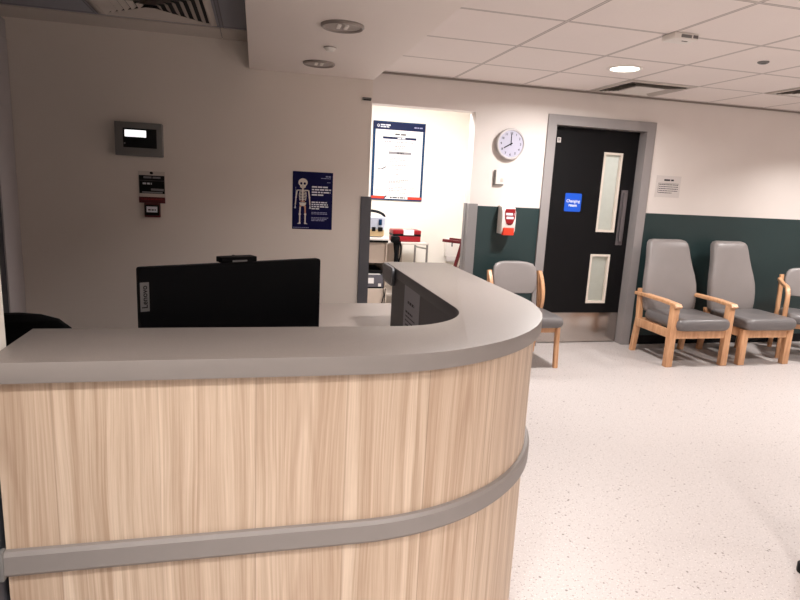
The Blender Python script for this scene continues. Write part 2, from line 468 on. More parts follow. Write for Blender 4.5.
# ------------------------------------------------------------------ doorway
YD = YB+.088          # face of the recessed leaf
d1 = struct(empty('door_1', (3.02, YB, 0)))
inv = Matrix.Translation((-3.02, -YB, 0))
def dpart(mb, name, mat, parent=d1, **k):
    for v in mb.bm.verts: v.co = inv @ v.co
    return mb.build(name, mat, parent, **k)
fx0, fx1, fz = 2.568, 3.478, 2.02
fm = MB()
fm.holes([DX0-.004, fx0, fx1, DX1+.004], [0, fz, DZ+.005], YB-.02, YB+.15, lambda x, z: not (fx0 < x < fx1 and z < fz))
fm.box(fx0, fx0+.014, YD+.048, YB+.15, 0, fz).box(fx1-.014, fx1, YD+.048, YB+.15, 0, fz).box(fx0, fx1, YD+.048, YB+.15, fz-.014, fz)
dpart(fm, 'door_frame', 'frame', smooth=False)
v1 = (3.126, 3.322, 1.085, 1.82); v2 = (3.102, 3.312, .395, .872)
leaf = MB().holes(sorted([fx0+.003, fx1-.003, v1[0], v1[1], v2[0], v2[1]]), sorted([.006, fz-.003, v1[2], v1[3], v2[2], v2[3]]), YD, YD+.046,
    lambda x, z: not (v1[0] < x < v1[1] and v1[2] < z < v1[3]) and not (v2[0] < x < v2[1] and v2[2] < z < v2[3]))
leaf = dpart(leaf, 'door_leaf', 'black_leaf', smooth=False)
for (a, b, c, d) in (v1, v2):
    e = .02
    bd = MB().holes([a, a+e, b-e, b], [c, c+e, d-e, d], YD-.006, YD+.05, lambda x, z, a=a, b=b, c=c, d=d: not (a+.02 < x < b-.02 and c+.02 < z < d-.02))
    bo = dpart(bd, 'glazing_bead', 'bead', smooth=False)
    g = MB().box(a+e, b-e, YD+.024, YD+.03, c+e, d-e)
    for v in g.bm.verts: v.co = inv @ v.co
    g.build('glass_pane', 'frost', bo)
dpart(MB().box(fx0+.006, fx1-.006, YD-.003, YD, .008, .30, bev=.001), 'kick_plate', 'steel')
hp = MB().box(3.352, 3.422, YD-.006, YD, .965, 1.485, bev=.004)
hp.box(3.366, 3.408, YD-.03, YD-.004, 1.0, 1.46, bev=.008)
dpart(hp, 'pull_handle', 'handle')
ml = Flat(); ml.rect(-.018, .018, -.022, .022, 1, 'paper_grey'); ml.rect(-.012, .012, .002, .012, 2, 'ink'); ml.rect(-.012, .012, -.012, -.006, 2, 'ink')
o = ml.build('number_tag', None, d1, smooth=False, recalc=False); o.location = (2.655-3.02, YD-YB-.001, 1.90)

s = Flat()
def rrect(w, h, r, n=6):
    pts = []
    for cx, cz, a0 in ((w/2-r, h/2-r, 0), (-w/2+r, h/2-r, 90), (-w/2+r, -h/2+r, 180), (w/2-r, -h/2+r, 270)):
        pts += [(cx+r*math.cos(R(a0+90*i/n)), cz+r*math.sin(R(a0+90*i/n))) for i in range(n+1)]
    return pts
s.prism(rrect(.168, .168, .012), 0, .004, 'blue_sign', axis='y')
s.text('Changing', 0, .012, .0375, 1, 'ink_white', .0006)
s.text('room', 0, -.026, .0375, 1, 'ink_white', .0012)
tag(s.make('door_sign', (2.857, YD-.0045, 1.349)), 'blue square sign with white lettering on the black door', 'sign')

# second door, dark, on the left wall near the corner
d2 = struct(empty('door_2', (XL, 3.1, 0)))
def d2part(mb, name, mat):
    for v in mb.bm.verts: v.co -= Vector((XL, 3.1, 0))
    return mb.build(name, mat, d2)
d2part(MB().box(XL, XL+.02, 3.60, 3.825, 0, 2.1, bev=.003).box(XL, XL+.02, 2.56, 2.70, 0, 2.1, bev=.003).box(XL, XL+.02, 2.56, 3.82, 2.1, 2.2, bev=.003), 'door_frame', 'door_trim')
d2part(MB().box(XL, XL+.012, 2.70, 3.60, .006, 2.1), 'door_leaf', 'lining')
d2part(MB().tube([(XL+.012, 2.78, 1.02), (XL+.05, 2.78, 1.02), (XL+.05, 2.9, 1.02)], .009, n=10), 'lever_handle', 'chrome')

# ------------------------------------------------------------------ reception desk
DL, DF, DR, DE = -.527, 1.275, .96, 2.90
AC = (.24, 1.995); AR = .72
def outer(off, x0=DL, yend=DE, n=28):
    """outline of the desk front, set in by off, from the left end round the corner to the far end"""
    pts = []
    for i in range(9): pts.append((x0+(AC[0]-x0)*i/9, DF+off))
    for i in range(n+1):
        a = R(-90+90*i/n); pts.append((AC[0]+(AR-off)*math.cos(a), AC[1]+(AR-off)*math.sin(a)))
    for i in range(1, 7): pts.append((DR-off, AC[1]+(yend-AC[1])*i/6))
    return pts
IC = (.385, 1.807); IR = .25
def inner(off, x0=DL, yend=DE, n=20):
    pts = [(x0, 1.557-off)]
    for i in range(n+1):
        a = R(-90+90*i/n); pts.append((IC[0]+(IR+off)*math.cos(a), IC[1]+(IR+off)*math.sin(a)))
    pts.append((.635+off, yend)); return pts
desk = empty('reception_desk', (.2, 1.9, 0))
tag(desk, 'L-shaped reception desk with rounded corner, pale wood boards and grey counter top', 'reception desk')
off0 = Vector((.2, 1.9, 0))
def dk(mb, name, mat, parent=desk, **k):
    for v in mb.bm.verts: v.co -= off0
    return mb.build(name, mat, parent, **k)
end_round = lambda o, i: o
top_poly = outer(0, yend=DE-.03)+[(DR-.009, DE-.009), (DR-.03, DE), (.655, DE), (.64, DE-.006)]+inner(0, yend=DE-.02)[::-1]
dk(MB().prism(top_poly, ZK-.045, ZK, bev=.0025), 'counter_top', 'counter')
ct = D.objects['counter_top'].data; ct.materials.append(MAT['edge_band']); ct.materials.append(MAT['lining'])
for p in ct.polygons:
    if abs(p.normal.z) < .5:
        c = p.center+off0
        p.material_index = 2 if (p.normal.y > .3 and c.y < 2) or (p.normal.x < -.3 and c.x > 0) else 1
# wood cladding with arc-length UV
pb = MB(); po = outer(.02, x0=DL+.008, yend=2.74); uvl = pb.bm.loops.layers.uv.new('UVMap')
acc = [po[0][0]]
for a, b in zip(po, po[1:]): acc.append(acc[-1]+math.dist(a, b))
pi_ = outer(.042, x0=DL+.008, yend=2.74)
zz = [.0, ZK-.045]
def quad(pts, uvs):
    f = pb.face(pts)
    for l, q in zip(f.loops, uvs): l[uvl].uv = q
for i in range(len(po)-1):
    a, b, c, d = po[i], po[i+1], pi_[i+1], pi_[i]
    quad([(*a, 0), (*b, 0), (*b, zz[1]), (*a, zz[1])], [(acc[i], 0), (acc[i+1], 0), (acc[i+1], zz[1]), (acc[i], zz[1])])
    quad([(*d, 0), (*d, zz[1]), (*c, zz[1]), (*c, 0)], [(acc[i], 0), (acc[i], zz[1]), (acc[i+1], zz[1]), (acc[i+1], 0)])
for i in (0, len(po)-1):
    a, d = po[i], pi_[i]
    quad([(*a, 0), (*a, zz[1]), (*d, zz[1]), (*d, 0)], [(acc[i], 0), (acc[i], 1), (acc[i]+.02, 1), (acc[i]+.02, 0)])
bmesh.ops.remove_doubles(pb.bm, verts=pb.bm.verts[:], dist=1e-5)
dk(pb, 'front_panel', 'boards', angle=50)
# dark lining on the staff side
lin = inner(.002, x0=DL+.01, yend=2.74); lo = inner(.022, x0=DL+.01, yend=2.74)
dk(MB().prism(lin+lo[::-1], 0, ZK-.045), 'inner_panel', 'lining')
dk(MB().box(.655, .94, 2.735, 2.745, 0, ZK-.045, bev=.002), 'end_panel', 'lining')
# bumper rail: bevelled bar running round the desk
rp = outer(.003, x0=DL+.004, yend=2.72); ri = outer(.0205, x0=DL+.004, yend=2.72)
rm = outer(.009, x0=DL+.004, yend=2.72)
rr = []
for a, m_, c in zip(rp, rm, ri):
    rr.append([(*c, .567), (*m_, .567), (*a, .575), (*a, .617), (*m_, .626), (*c, .626)])
dk(MB().rings(rr), 'bumper_rail', 'edge_band', angle=30)
dk(MB().box(DL-.002, DL+.008, DF-.002, DF+.02, 0.562, .631, bev=.004), 'rail_end_cap', 'grey_panel')
# lower worktop for the staff: L-shaped
wt = [(-.52, 1.585), (.36, 1.585), (.61, 1.82), (.61, 2.76), (.90, 2.76), (.90, 3.45), (-.12, 3.45), (-.12, 2.36), (-.16, 2.30), (-.52, 2.30)]
dk(MB().prism(wt, .692, .72, bev=.003), 'worktop', 'worktop')
for (x, y) in ((-.07, 3.40), (.85, 3.40), (-.47, 2.25)):
    dk(MB().box(x-.025, x+.025, y-.025, y+.025, 0, .692, bev=.004), 'leg', 'silver')

# notice sheet and card reader on the inner panel
nt = Flat()
nt.sheet(.25, .34, 'sheet', .001)
nt.words(-.06, .05, .105, .012, 1, 'ink_dark', 3)
for i in range(10):
    nt.words(-.09+.01*(i > 2), .085, .06-i*.019, .006 if i % 3 else .009, 1, 'ink_dark', i, fill=.9 if i % 2 else .7)
o = nt.make('notice_sheet', (.6355, 2.36, .834)); o.rotation_euler = (0, 0, R(-90))
tag(o, 'grey printed notice sheet stuck inside the desk return panel', 'notice')
cr = empty('edge_plate', (.634, 2.79, 1.003))
tag(cr, 'dark grey rounded plate hung on the inner edge at the far end of the counter', 'plate')
MB().prism([(-x, z) for x, z in rrect(.22, .088, .022)], -.014, -.001, axis='x', bev=.003).build('cover', 'reader', cr)
MB().prism([(-x, z) for x, z in rrect(.18, .064, .016)], -.0155, -.0135, axis='x').build('inset', 'printer', cr)

# ------------------------------------------------------------------ monitor, webcam, office chair
MY = R(27.2)
mon = empty('computer_monitor', (-.062, 1.908, .72), MY)
tag(mon, 'black computer monitor seen from behind, standing on the reception worktop', 'monitor')
zc = .27
bk = MB().prism(rrect(.600, .362, .008), -.022, .004, axis='y', bev=.003)
bk.prism([(-.17, -.175), (.17, -.175), (.15, -.06), (-.15, -.06)], -.038, -.02, axis='y', bev=.01)
for v in bk.bm.verts: v.co.z += zc
bk.build('housing', 'monitor', mon)
MB().box(-.295, .295, .0035, .0055, zc-.170, zc+.175).build('screen', 'screen', mon)
bd = Flat(); bd.rect(-.0125, .0125, -.042, .042, 1, 'silver')
vs, fs = text_tris('Lenovo', .022, .0004)
V = [bd.bm.verts.new((-v.y, -2*Flat.LAY, v.x)) for v in vs]
k = bd.mi('black')
for f in fs:
    g = bd.bm.faces.new([V[j] for j in f]); g.material_index = k
for v in bd.bm.verts: v.co += Vector((-.286, -.0222, zc+.097))
b_o = bd.build('badge', None, mon, smooth=False, recalc=False); b_o['label'] = 'silver badge with dark lettering running down its side'
MB().box(-.035, .035, -.072, -.036, .01, .19, bev=.008).build('stand_neck', 'black', mon)
MB().prism(rrect(.24, .2, .03), 0, .012, bev=.003).build('stand_base', 'black', mon)
wc = empty('webcam', (-.060, 1.908, .72+zc+.1815), MY)
tag(wc, 'small flat black webcam clipped on top edge of the monitor', 'webcam')
w_ = MB().box(-.059, .059, -.022, .022, .0, .018, bev=.004); w_.build('body', 'monitor', wc)
MB().box(-.02, .02, .0062, .012, -.03, .004, bev=.002).build('clip', 'black', wc)
MB().lathe([(0, 0), (.008, 0), (.008, .004), (.006, .005), (0, .005)], (0, .022, .011), n=16, axis='y').build('lens', 'screen', wc)
MB().box(-.024, .024, -.0235, -.0215, .003, .008).build('rear_strip', 'silver', wc)

def superring(cx, cy, cz, hx, hy, n=32, e=3.2, ax='z'):
    pts = []
    for k in range(n):
        q = 2*math.pi*k/n; c, s_ = math.cos(q), math.sin(q)
        x = hx*math.copysign(abs(c)**(2/e), c); y = hy*math.copysign(abs(s_)**(2/e), s_)
        pts.append((cx+x, cy+y, cz) if ax == 'z' else (cx+x, cy, cz+y))
    return pts

oc = empty('office_chair', (-.925, 2.56, 0), R(6))
tag(oc, 'black office chair behind the counter by the left wall', 'office chair')
rings = []
for z, hx, y in ((.46, .12, .02), (.48, .19, .03), (.54, .225, .03), (.65, .235, .01), (.74, .225, -.01), (.80, .20, -.025), (.84, .16, -.035), (.862, .10, -.04), (.868, .04, -.04)):
    rings.append(superring(0, y, z, hx, .035 if z < .86 else .02, e=2.6))
MB().rings(rings).build('backrest', 'black_soft', oc)
MB().rings([superring(0, .25, .40, .2, .2), superring(0, .25, .41, .235, .235), superring(0, .25, .45, .24, .24), superring(0, .25, .475, .22, .22), superring(0, .25, .482, .15, .15)]).build('seat', 'black_soft', oc)
MB().tube([(0, .2, .39), (0, .06, .39), (0, -.05, .45), (0, -.03, .6)], .0, prof=(.03, .008)).build('back_bracket', 'black', oc)
MB().cyl((0, .25, .1), (0, .25, .40), .028).build('column', 'black', oc)
for i in range(5):
    a = R(72*i+18)
    MB().tube([(0, .25, .11), (.15*math.cos(a), .25+.15*math.sin(a), .10), (.28*math.cos(a), .25+.28*math.sin(a), .075)], [.025, .02, .015]).build('leg', 'black', oc)
    MB().cyl((.28*math.cos(a)-.02*math.sin(a), .25+.28*math.sin(a)+.02*math.cos(a), .028), (.28*math.cos(a)+.02*math.sin(a), .25+.28*math.sin(a)-.02*math.cos(a), .028), .028, n=16).build('castor', 'black', oc)

# ------------------------------------------------------------------ chairs
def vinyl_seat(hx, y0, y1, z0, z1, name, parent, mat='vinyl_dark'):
    """upholstered cushion with rolled front edge"""
    rings = []
    n = 10; hz = (z1-z0)/2; zc_ = (z0+z1)/2; yc = (y0+y1)/2; hy = (y1-y0)/2
    for i in range(n+1):
        a = -math.pi/2+math.pi*i/n
        r = math.cos(a); e = .03
        rings.append(superring(0, yc, zc_+hz*math.sin(a), hx-e+e*r if r > .05 else hx-e, hy-e+e*r if r > .05 else hy-e, n=40, e=9))
    return MB().rings(rings).build(name, mat, parent, angle=60)

def high_chair(loc, label, arms):
    t = empty('high_back_chair', loc)
    tag(t, label, 'chair', 'high-backed grey vinyl chairs against the green wall')
    hw = .315 if arms else .275
    ztop = .535 if arms else .325
    for s_ in (-1, 1):
        x = s_*(hw-.034)
        MB().box(x-.033, x+.033, -.262, -.212, 0, ztop, bev=.006).build('leg', 'beech', t)
        xr = s_*(hw-.05)
        MB().tube([(xr, .285, 0), (xr, .245, .33), (xr, .265, .60 if arms else .42)], 0, prof=(.026, .024)).build('leg', 'beech', t)
        MB().box(x-.014, x+.014, -.215, .245, .25, .325, bev=.004).build('side_rail', 'beech', t)
        if arms:
            a = MB(); pts = [(x, -.285, .528), (x, -.27, .545), (x, -.1, .556), (x*.98, .12, .556), (x*.96, .30, .552)]
            a.tube(pts, 0, prof=(.034, .015)); a.build('armrest', 'beech', t)
    MB().box(-hw+.06, hw-.06, -.255, -.225, .25, .325, bev=.004).build('front_rail', 'beech', t)
    MB().box(-hw+.06, hw-.06, .225, .25, .25, .325, bev=.004).build('rear_rail', 'beech', t)
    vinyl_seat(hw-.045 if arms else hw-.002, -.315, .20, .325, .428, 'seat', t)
    prof = [(.40, .24, .20), (.43, .262, .195), (.50, .272, .20), (.58, .275, .21), (.66, .272, .225), (.74, .258, .245), (.82, .238, .268),
            (.90, .224, .292), (.97, .216, .312), (1.02, .205, .328), (1.045, .185, .336), (1.056, .15, .339)]
    bw, bx = (1, 0) if arms else (.92, -.022)
    rings = [superring(bx, y, z, hx*bw, .05 if z < 1.04 else (.04 if z < 1.05 else .02), n=40, e=4.5) for z, hx, y in prof]
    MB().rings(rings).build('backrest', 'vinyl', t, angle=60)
    return t
high_chair((3.745, 4.475, 0), 'high-backed grey vinyl chair with wooden armrests, right beside the black door', True)
high_chair((4.452, 4.475, 0), 'armless high-backed grey vinyl chair beside the one with wooden armrests', False)

def low_chair(loc, rz, label, arms):
    t = empty('bentwood_chair', loc, rz)
    tag(t, label, 'chair', 'low-backed grey chairs with curved wooden frames')
    for s_ in (-1, 1):
        x = s_*.235
        # rear leg sweeping up into the back post
        MB().tube([(x, .27, 0), (x, .225, .2), (x, .20, .40), (x, .225, .58), (x, .262, .745)], 0, prof=(.019, .02)).build('leg', 'beech', t)
        if arms:
            pts = [(x*1.08, -.2, 0), (x*1.08, -.2, .48)]
            for i in range(9):
                a = R(180-90*i/8); pts.append((x*1.08, -.09+.11*math.cos(a), .56+.11*math.sin(a)))
            pts += [(x*1.08, .06, .675), (x*1.08, .232, .70)]
            MB().tube(pts, 0, prof=(.019, .016)).build('arm_loop', 'beech', t)
        else:
            MB().tube([(x*.93, -.215, 0), (x*.93, -.2, .2), (x*.93, -.195, .34)], 0, prof=(.019, .018)).build('leg', 'beech', t)
            pts = []
            for i in range(11):
                u = i/10; pts.append((x*1.02, .25-.05*u-.065*math.sin(math.pi*u)**.8, .735-.36*u))
            MB().tube(pts, 0, prof=(.017, .011)).build('side_bow', 'beech', t)
        MB().box(x-.012, x+.012, -.18, .2, .30, .345, bev=.004).build('side_rail', 'beech', t)
    MB().box(-.22, .22, -.19, -.168, .295, .345, bev=.004).build('front_rail', 'beech', t)
    vinyl_seat(.252 if not arms else .235, -.265, .19, .345, .435, 'seat', t)
    rings = []
    for z, hx, yo in ((.553, .13, 0), (.56, .17, .002), (.59, .195, .008), (.65, .205, .022), (.72, .207, .04), (.78, .198, .056), (.81, .175, .064), (.824, .13, .068), (.83, .07, .069)):
        # slightly dished backrest
        ring = superring(0, 0, z, hx, .026 if z not in (.553, .83) else .012, n=36, e=3)
        rings.append([(p[0], p[1]+.205+yo+.035*(1-(p[0]/.21)**2), p[2]-.008) for p in ring])
    MB().rings(rings).build('backrest', 'vinyl', t, angle=60)
    return t
low_chair((2.203, 4.50, 0), 0, 'low-backed grey vinyl chair between the desk and the black door', False)
low_chair((5.13, 4.43, 0), R(-35), 'low-backed grey chair with looped wooden arm at the right edge of the photo', True)

fc = low_chair((2.36, 1.385, 0), 0, 'chair in the near right foreground of which only a dark foot tip shows', False)
MB().lathe([(0, 0), (.026, 0), (.028, .006), (.028, .035), (.022, .04), (0, .04)], (-.235, .27, 0), n=20).build('foot_cap', 'black', fc)

# ------------------------------------------------------------------ things on the back wall
ck = empty('wall_clock', (2.135, YB, 1.824))
tag(ck, 'round white wall clock reading eight on the cream wall', 'clock')
MB().lathe([(0, 0), (.124, 0), (.132, -.012), (.132, -.044), (.127, -.052), (.116, -.052), (.112, -.042), (0, -.040)], (0, 0, 0), n=48, axis='y').build('rim', 'clock_rim', ck)
nm = Flat()
nm.ell(0, 0, .1125, .1125, 0, 'clock_face', 48)
for h in range(1, 13):
    a = R(90-30*h); nm.text(str(h), .09*math.cos(a), .09*math.sin(a), .027, 1, 'ink_dark', .0007)
o = nm.build('dial', None, ck, smooth=False, recalc=False); o.location = (0, -.0424, 0)
MB().box(-.0035, .0035, -.0455, -.0445, -.015, .088).build('minute_hand', 'black', ck)
MB().prism([(.016, .004), (.011, .0125), (-.066, -.032), (-.062, -.040)], -.0478, -.0468, axis='y').build('hour_hand', 'black', ck)
MB().lathe([(0, -.042), (.006, -.042), (.006, -.049), (0, -.049)], (0, 0, 0), n=16, axis='y').build('spindle', 'black', ck)

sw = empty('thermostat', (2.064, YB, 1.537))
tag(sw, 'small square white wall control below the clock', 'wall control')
MB().box(-.046, .04, -.026, 0, -.068, .062, bev=.002).build('shadow_back', 'grey_panel', sw)  # grey back, oversized and shifted to draw the L-shaped shadow left and below
MB().box(-.038, .046, -.034, -.024, -.058, .066, bev=.002).build('case', 'white', sw)
MB().box(.004, .034, -.037, -.0335, -.038, -.004, bev=.001).build('rocker', 'offwhite', sw)

ds = empty('soap_dispenser', (2.148, YB, 1.05))
tag(ds, 'white hand gel dispenser with red badge on the green dado', 'dispenser')
pr = [(0, .0), (-.085, .0), (-.108, .03), (-.112, .12), (-.108, .19), (-.085, .232), (-.04, .245), (0, .245)]
MB().prism(pr, -.066, .066, axis='x', bev=.012).build('body', 'white', ds)
sh = Flat()
sh.poly([(-.045, .08), (.045, .08), (.05, .045), (.046, -.005), (.03, -.05), (.012, -.062), (-.012, -.062), (-.03, -.05), (-.046, -.005), (-.05, .045)], 1, 'red')
sh.poly([(-.028, -.05), (-.012, -.061), (.012, -.061), (.028, -.05), (.02, -.045), (-.02, -.045)], 2, 'red_dark')
sh.words(-.04, .04, .034, .021, 2, 'ink_white', 5); sh.words(-.034, .034, .002, .021, 2, 'ink_white', 6)
o = sh.build('badge', None, ds, smooth=False, recalc=False); o.location = (.006, -.1135, .142)
MB().box(-.05, .052, -.122, -.07, -.008, .058, bev=.008).build('push_lever', 'red_orange', ds)

def notice(loc):
    s = Flat(); w, h = .268, .20
    s.sheet(w, h, 'paper_grey', .002)
    s.words(-.05, .055, .06, .016, 1, 'ink_dark', 2)
    s.rect(-.108, .115, .028, .031, 1, 'ink'); s.rect(-.108, -.105, -.06, .031, 1, 'ink')
    for i in range(5): s.words(-.098, .11, .018-.019*i, .007, 1, 'ink' if i % 2 else 'ink_dark', 10+i, fill=1 if i < 4 else .7)
    return s.make('wall_notice', loc)
tag(notice((3.782, YB-.003, 1.539)), 'small white printed notice on the wall right of the door', 'notice')

# ------------------------------------------------------------------ reception wall
ap = empty('alarm_panel', (-.662, YW, 1.613))
tag(ap, 'grey alarm control panel with lit white display on the dim wall', 'alarm panel')
MB().box(-.127, .127, -.06, 0, -.094, .094, bev=.004).build('case', 'grey_panel', ap)
MB().box(-.082, .098, -.063, -.0595, -.048, .06, bev=.003).build('fascia', 'black', ap)
MB().box(-.072, .042, -.0645, -.0625, .012, .05).build('display', 'lcd', ap)
MB().box(-.078, -.07, -.0645, -.0625, -.03, -.022).build('indicator', 'ink_pale', ap)

s = Flat(); s.sheet(.148, .148, 'offwhite', .003)
s.rect(-.07, .072, -.056, .05, 1, 'black')
s.words(-.045, .05, .038, .011, 2, 'ink_pale', 2); s.rect(-.066, .068, .018, .021, 2, 'ink')
s.words(-.05, .0, .002, .01, 2, 'ink_white', 4)
s.poly([(-.005, -.026), (.066, -.026), (.066, -.04), (-.005, -.038)], 2, 'ink_pale'); s.rect(-.055, .06, -.053, -.045, 2, 'ink_pale')
s.ell(0, .064, .010, .008, 1, 'black', 12)
tag(s.make('wall_sign', (-.607, YW-.004, 1.362)), 'black and white instruction sign on the wall below the alarm panel', 'sign')
s = Flat(); s.sheet(.146, .036, 'red_dim', .003); s.words(-.06, .06, .004, .006, 1, 'red', 3)
tag(s.make('wall_label', (-.607, YW-.004, 1.268)), 'thin dark red strip label under the instruction sign', 'label')
cp = empty('call_point', (-.605, YW, 1.209))
tag(cp, 'small dark red fire call point under the red strip', 'call point')
MB().box(-.044, .044, -.03, 0, -.042, .042, bev=.004).build('case', 'red_dim', cp)
MB().box(-.04, .04, -.033, -.0295, -.03, .032, bev=.002).build('face', 'black', cp)
pl = Flat(); pl.rect(-.03, .03, -.012, .022, 1, 'ink_white'); pl.words(-.022, .022, .002, .008, 2, 'ink_dark', 4)
o = pl.build('window', None, cp, smooth=False, recalc=False); o.location = (0, -.0335, 0)

# skeleton poster (facing -y), paper plus drawing
s = Flat(); s.sheet(.252, .36, 'navy', .0012)
sx, K = -.062, 1
s.ell(sx, .112, .029, .026, K, 'bone'); s.ell(sx, .088, .018, .012, K+1, 'bone')
s.ell(sx-.011, .106, .0075, .008, K+2, 'navy', 12); s.ell(sx+.011, .106, .0075, .008, K+2, 'navy', 12)
s.poly([(sx-.003, .094), (sx+.003, .094), (sx, .1)], K+2, 'navy'); s.rect(sx-.009, sx+.009, .083, .085, K+2, 'navy')
s.limb(sx, .082, sx, -.01, .008, K, 'bone')
s.limb(sx-.034, .064, sx+.034, .064, .006, K, 'bone')
for i in range(6):
    z = .056-i*.0095; w = .024-.0012*abs(i-2)
    for g in (-1, 1):
        s.limb(sx+g*.003, z, sx+g*w, z-.003, .0042, K+1, 'bone'); s.limb(sx+g*w, z-.001, sx+g*(w-.004), z-.009, .0035, K+1, 'bone')
s.poly([(sx-.022, -.012), (sx+.022, -.012), (sx+.018, -.028), (sx+.006, -.034), (sx-.006, -.034), (sx-.018, -.028)], K+1, 'bone')
s.limb(sx-.014, -.004, sx+.014, -.004, .006, K+1, 'bone_warm')
for g in (-1, 1):
    s.limb(sx+g*.036, .064, sx+g*.042, .02, .0085, K, 'bone'); s.limb(sx+g*.042, .019, sx+g*.046, -.028, .007, K, 'bone')
    s.ell(sx+g*.042, .019, .0058, .0058, K+1, 'bone', 10)
    for q in (-1, 0, 1): s.limb(sx+g*.046, -.03, sx+g*(.047+.004*q), -.05, .0032, K, 'ink_white')
    s.limb(sx+g*.015, -.034, sx+g*.017, -.084, .009, K, 'bone_warm' if g > 0 else 'bone'); s.limb(sx+g*.017, -.088, sx+g*.017, -.138, .008, K, 'bone')
    s.ell(sx+g*.017, -.086, .0075, .0075, K+1, 'bone', 10); s.ell(sx+g*.014, -.036, .007, .006, K+1, 'bone_warm', 10)
    s.poly([(sx+g*.011, -.138), (sx+g*.022, -.138), (sx+g*.033, -.147), (sx+g*.011, -.147)], K, 'bone')
s.words(.08, .112, .155, .008, 1, 'ink_lilac', 1); s.words(.05, .112, .143, .004, 1, 'ink_lilac', 2); s.words(.09, .112, .118, .004, 1, 'ink_lilac', 7)
for i in range(4): s.words(-.006, .115, .088-.0165*i, .0085, 1, 'ink_white', 20+i, fill=(.85, 1, .97, .65)[i])
for i in range(4): s.words(-.006, .115, -.008-.0135*i, .0075, 1, 'ink_white', 30+i, fill=(.8, .85, .9, .4)[i])
for i in range(2): s.words(-.006, .115, -.072-.009*i, .0045, 1, 'ink_lilac', 40+i, fill=.85)
for i in range(3): s.words(-.006, .115, -.105-.009*i, .0045, 1, 'ink_lilac', 50+i, fill=.9-.1*i)
s.words(-.12, -.02, -.17, .004, 1, 'ink_lilac', 61)
for i in range(6): s.rect(-.108, -.105, .02+.011*i, .028+.011*i, 1, 'ink_lilac')
tag(s.make('skeleton_poster', (.345, YW-.002, 1.303)), 'dark blue poster with a white skeleton figure on the reception wall', 'poster')
sn = empty('wall_sensor', (.668, YW, 1.948))
tag(sn, 'tiny grey bar fixture high on the wall near its right end', 'wall fixture')
MB().box(-.028, .028, -.02, 0, -.008, .008, bev=.003).build('body', 'grey_panel', sn); MB().box(-.024, .024, -.022, -.016, -.01, -.004, bev=.001).build('slot', 'black', sn)

# ------------------------------------------------------------------ ceiling things
def downlight(loc, r, lit, label, group):
    t = empty('ceiling_light', loc); tag(t, label, 'ceiling light', group)
    MB().lathe([(r, 0), (r, -.006), (r*.93, -.012), (r*.84, -.008), (r*.82, 0)], (0, 0, 0), n=48).build('rim', 'white' if lit else 'lamp_rim', t)
    if lit:
        MB().lathe([(0, -.001), (r*.83, -.001), (r*.83, -.004), (0, -.004)], (0, 0, 0), n=40).build('diffuser', 'lit', t)
    else:
        MB().lathe([(r*.83, -.001), (r*.83, -.005), (r*.5, -.004), (0, -.003)], (0, 0, 0), n=40).build('diffuser', 'unlit', t)
        for q in (-.012, .012):
            MB().box(q*r*14-.008, q*r*14+.008, -r*.34, r*.34, -.009, -.003, bev=.002).build('lamp_tube', 'white', t)
    return t
downlight((2.535, 3.95, ZC), .118, True, 'lit round ceiling light in the tiled ceiling above the black door', None)
downlight((.342, 2.60, ZS), .09, False, 'larger unlit round downlight in the soffit over the counter', 'unlit downlights in the soffit')
downlight((.33, 3.452, ZS), .088, False, 'smaller looking unlit round downlight in the soffit nearer the wall', 'unlit downlights in the soffit')
ss = empty('soffit_detector', (.34, 3.026, ZS)); tag(ss, 'tiny white detector between the two soffit downlights', 'detector')
MB().lathe([(0, 0), (.03, 0), (.03, -.006), (.018, -.02), (0, -.022)], (0, 0, 0), n=24).build('body', 'white', ss)
MB().lathe([(.0301, -.001), (.031, -.002), (.031, -.005), (.0301, -.006)], (0, 0, 0), n=24).build('collar', 'lamp_rim', ss)
dd = empty('smoke_detector', (3.155, 3.375, ZC)); tag(dd, 'small grey round detector alone on a right-hand ceiling tile', 'detector')
MB().lathe([(0, 0), (.034, 0), (.034, -.006), (.026, -.012), (0, -.013)], (0, 0, 0), n=24).build('body', 'ink' if 0 else 'grey_panel', dd)
MB().lathe([(.016, -.012), (.017, -.015), (0, -.016)], (0, 0, 0), n=20).build('lens', 'handle', dd)
ms = empty('motion_sensor', (2.275, 3.045, ZC)); tag(ms, 'white slotted box fixture on a crossing of the ceiling grid', 'ceiling fixture')
MB().box(-.075, .075, -.055, .055, -.034, 0, bev=.008).build('case', 'white', ms)
MB().box(-.035, .03, -.0565, -.05, -.026, -.01).build('slot', 'grey_panel', ms); MB().box(.04, .07, -.0565, -.05, -.025, -.009).build('window', 'handle', ms)
MB().box(.0, .035, -.02, -.012, -.0355, -.033).build('mark', 'black', ms)

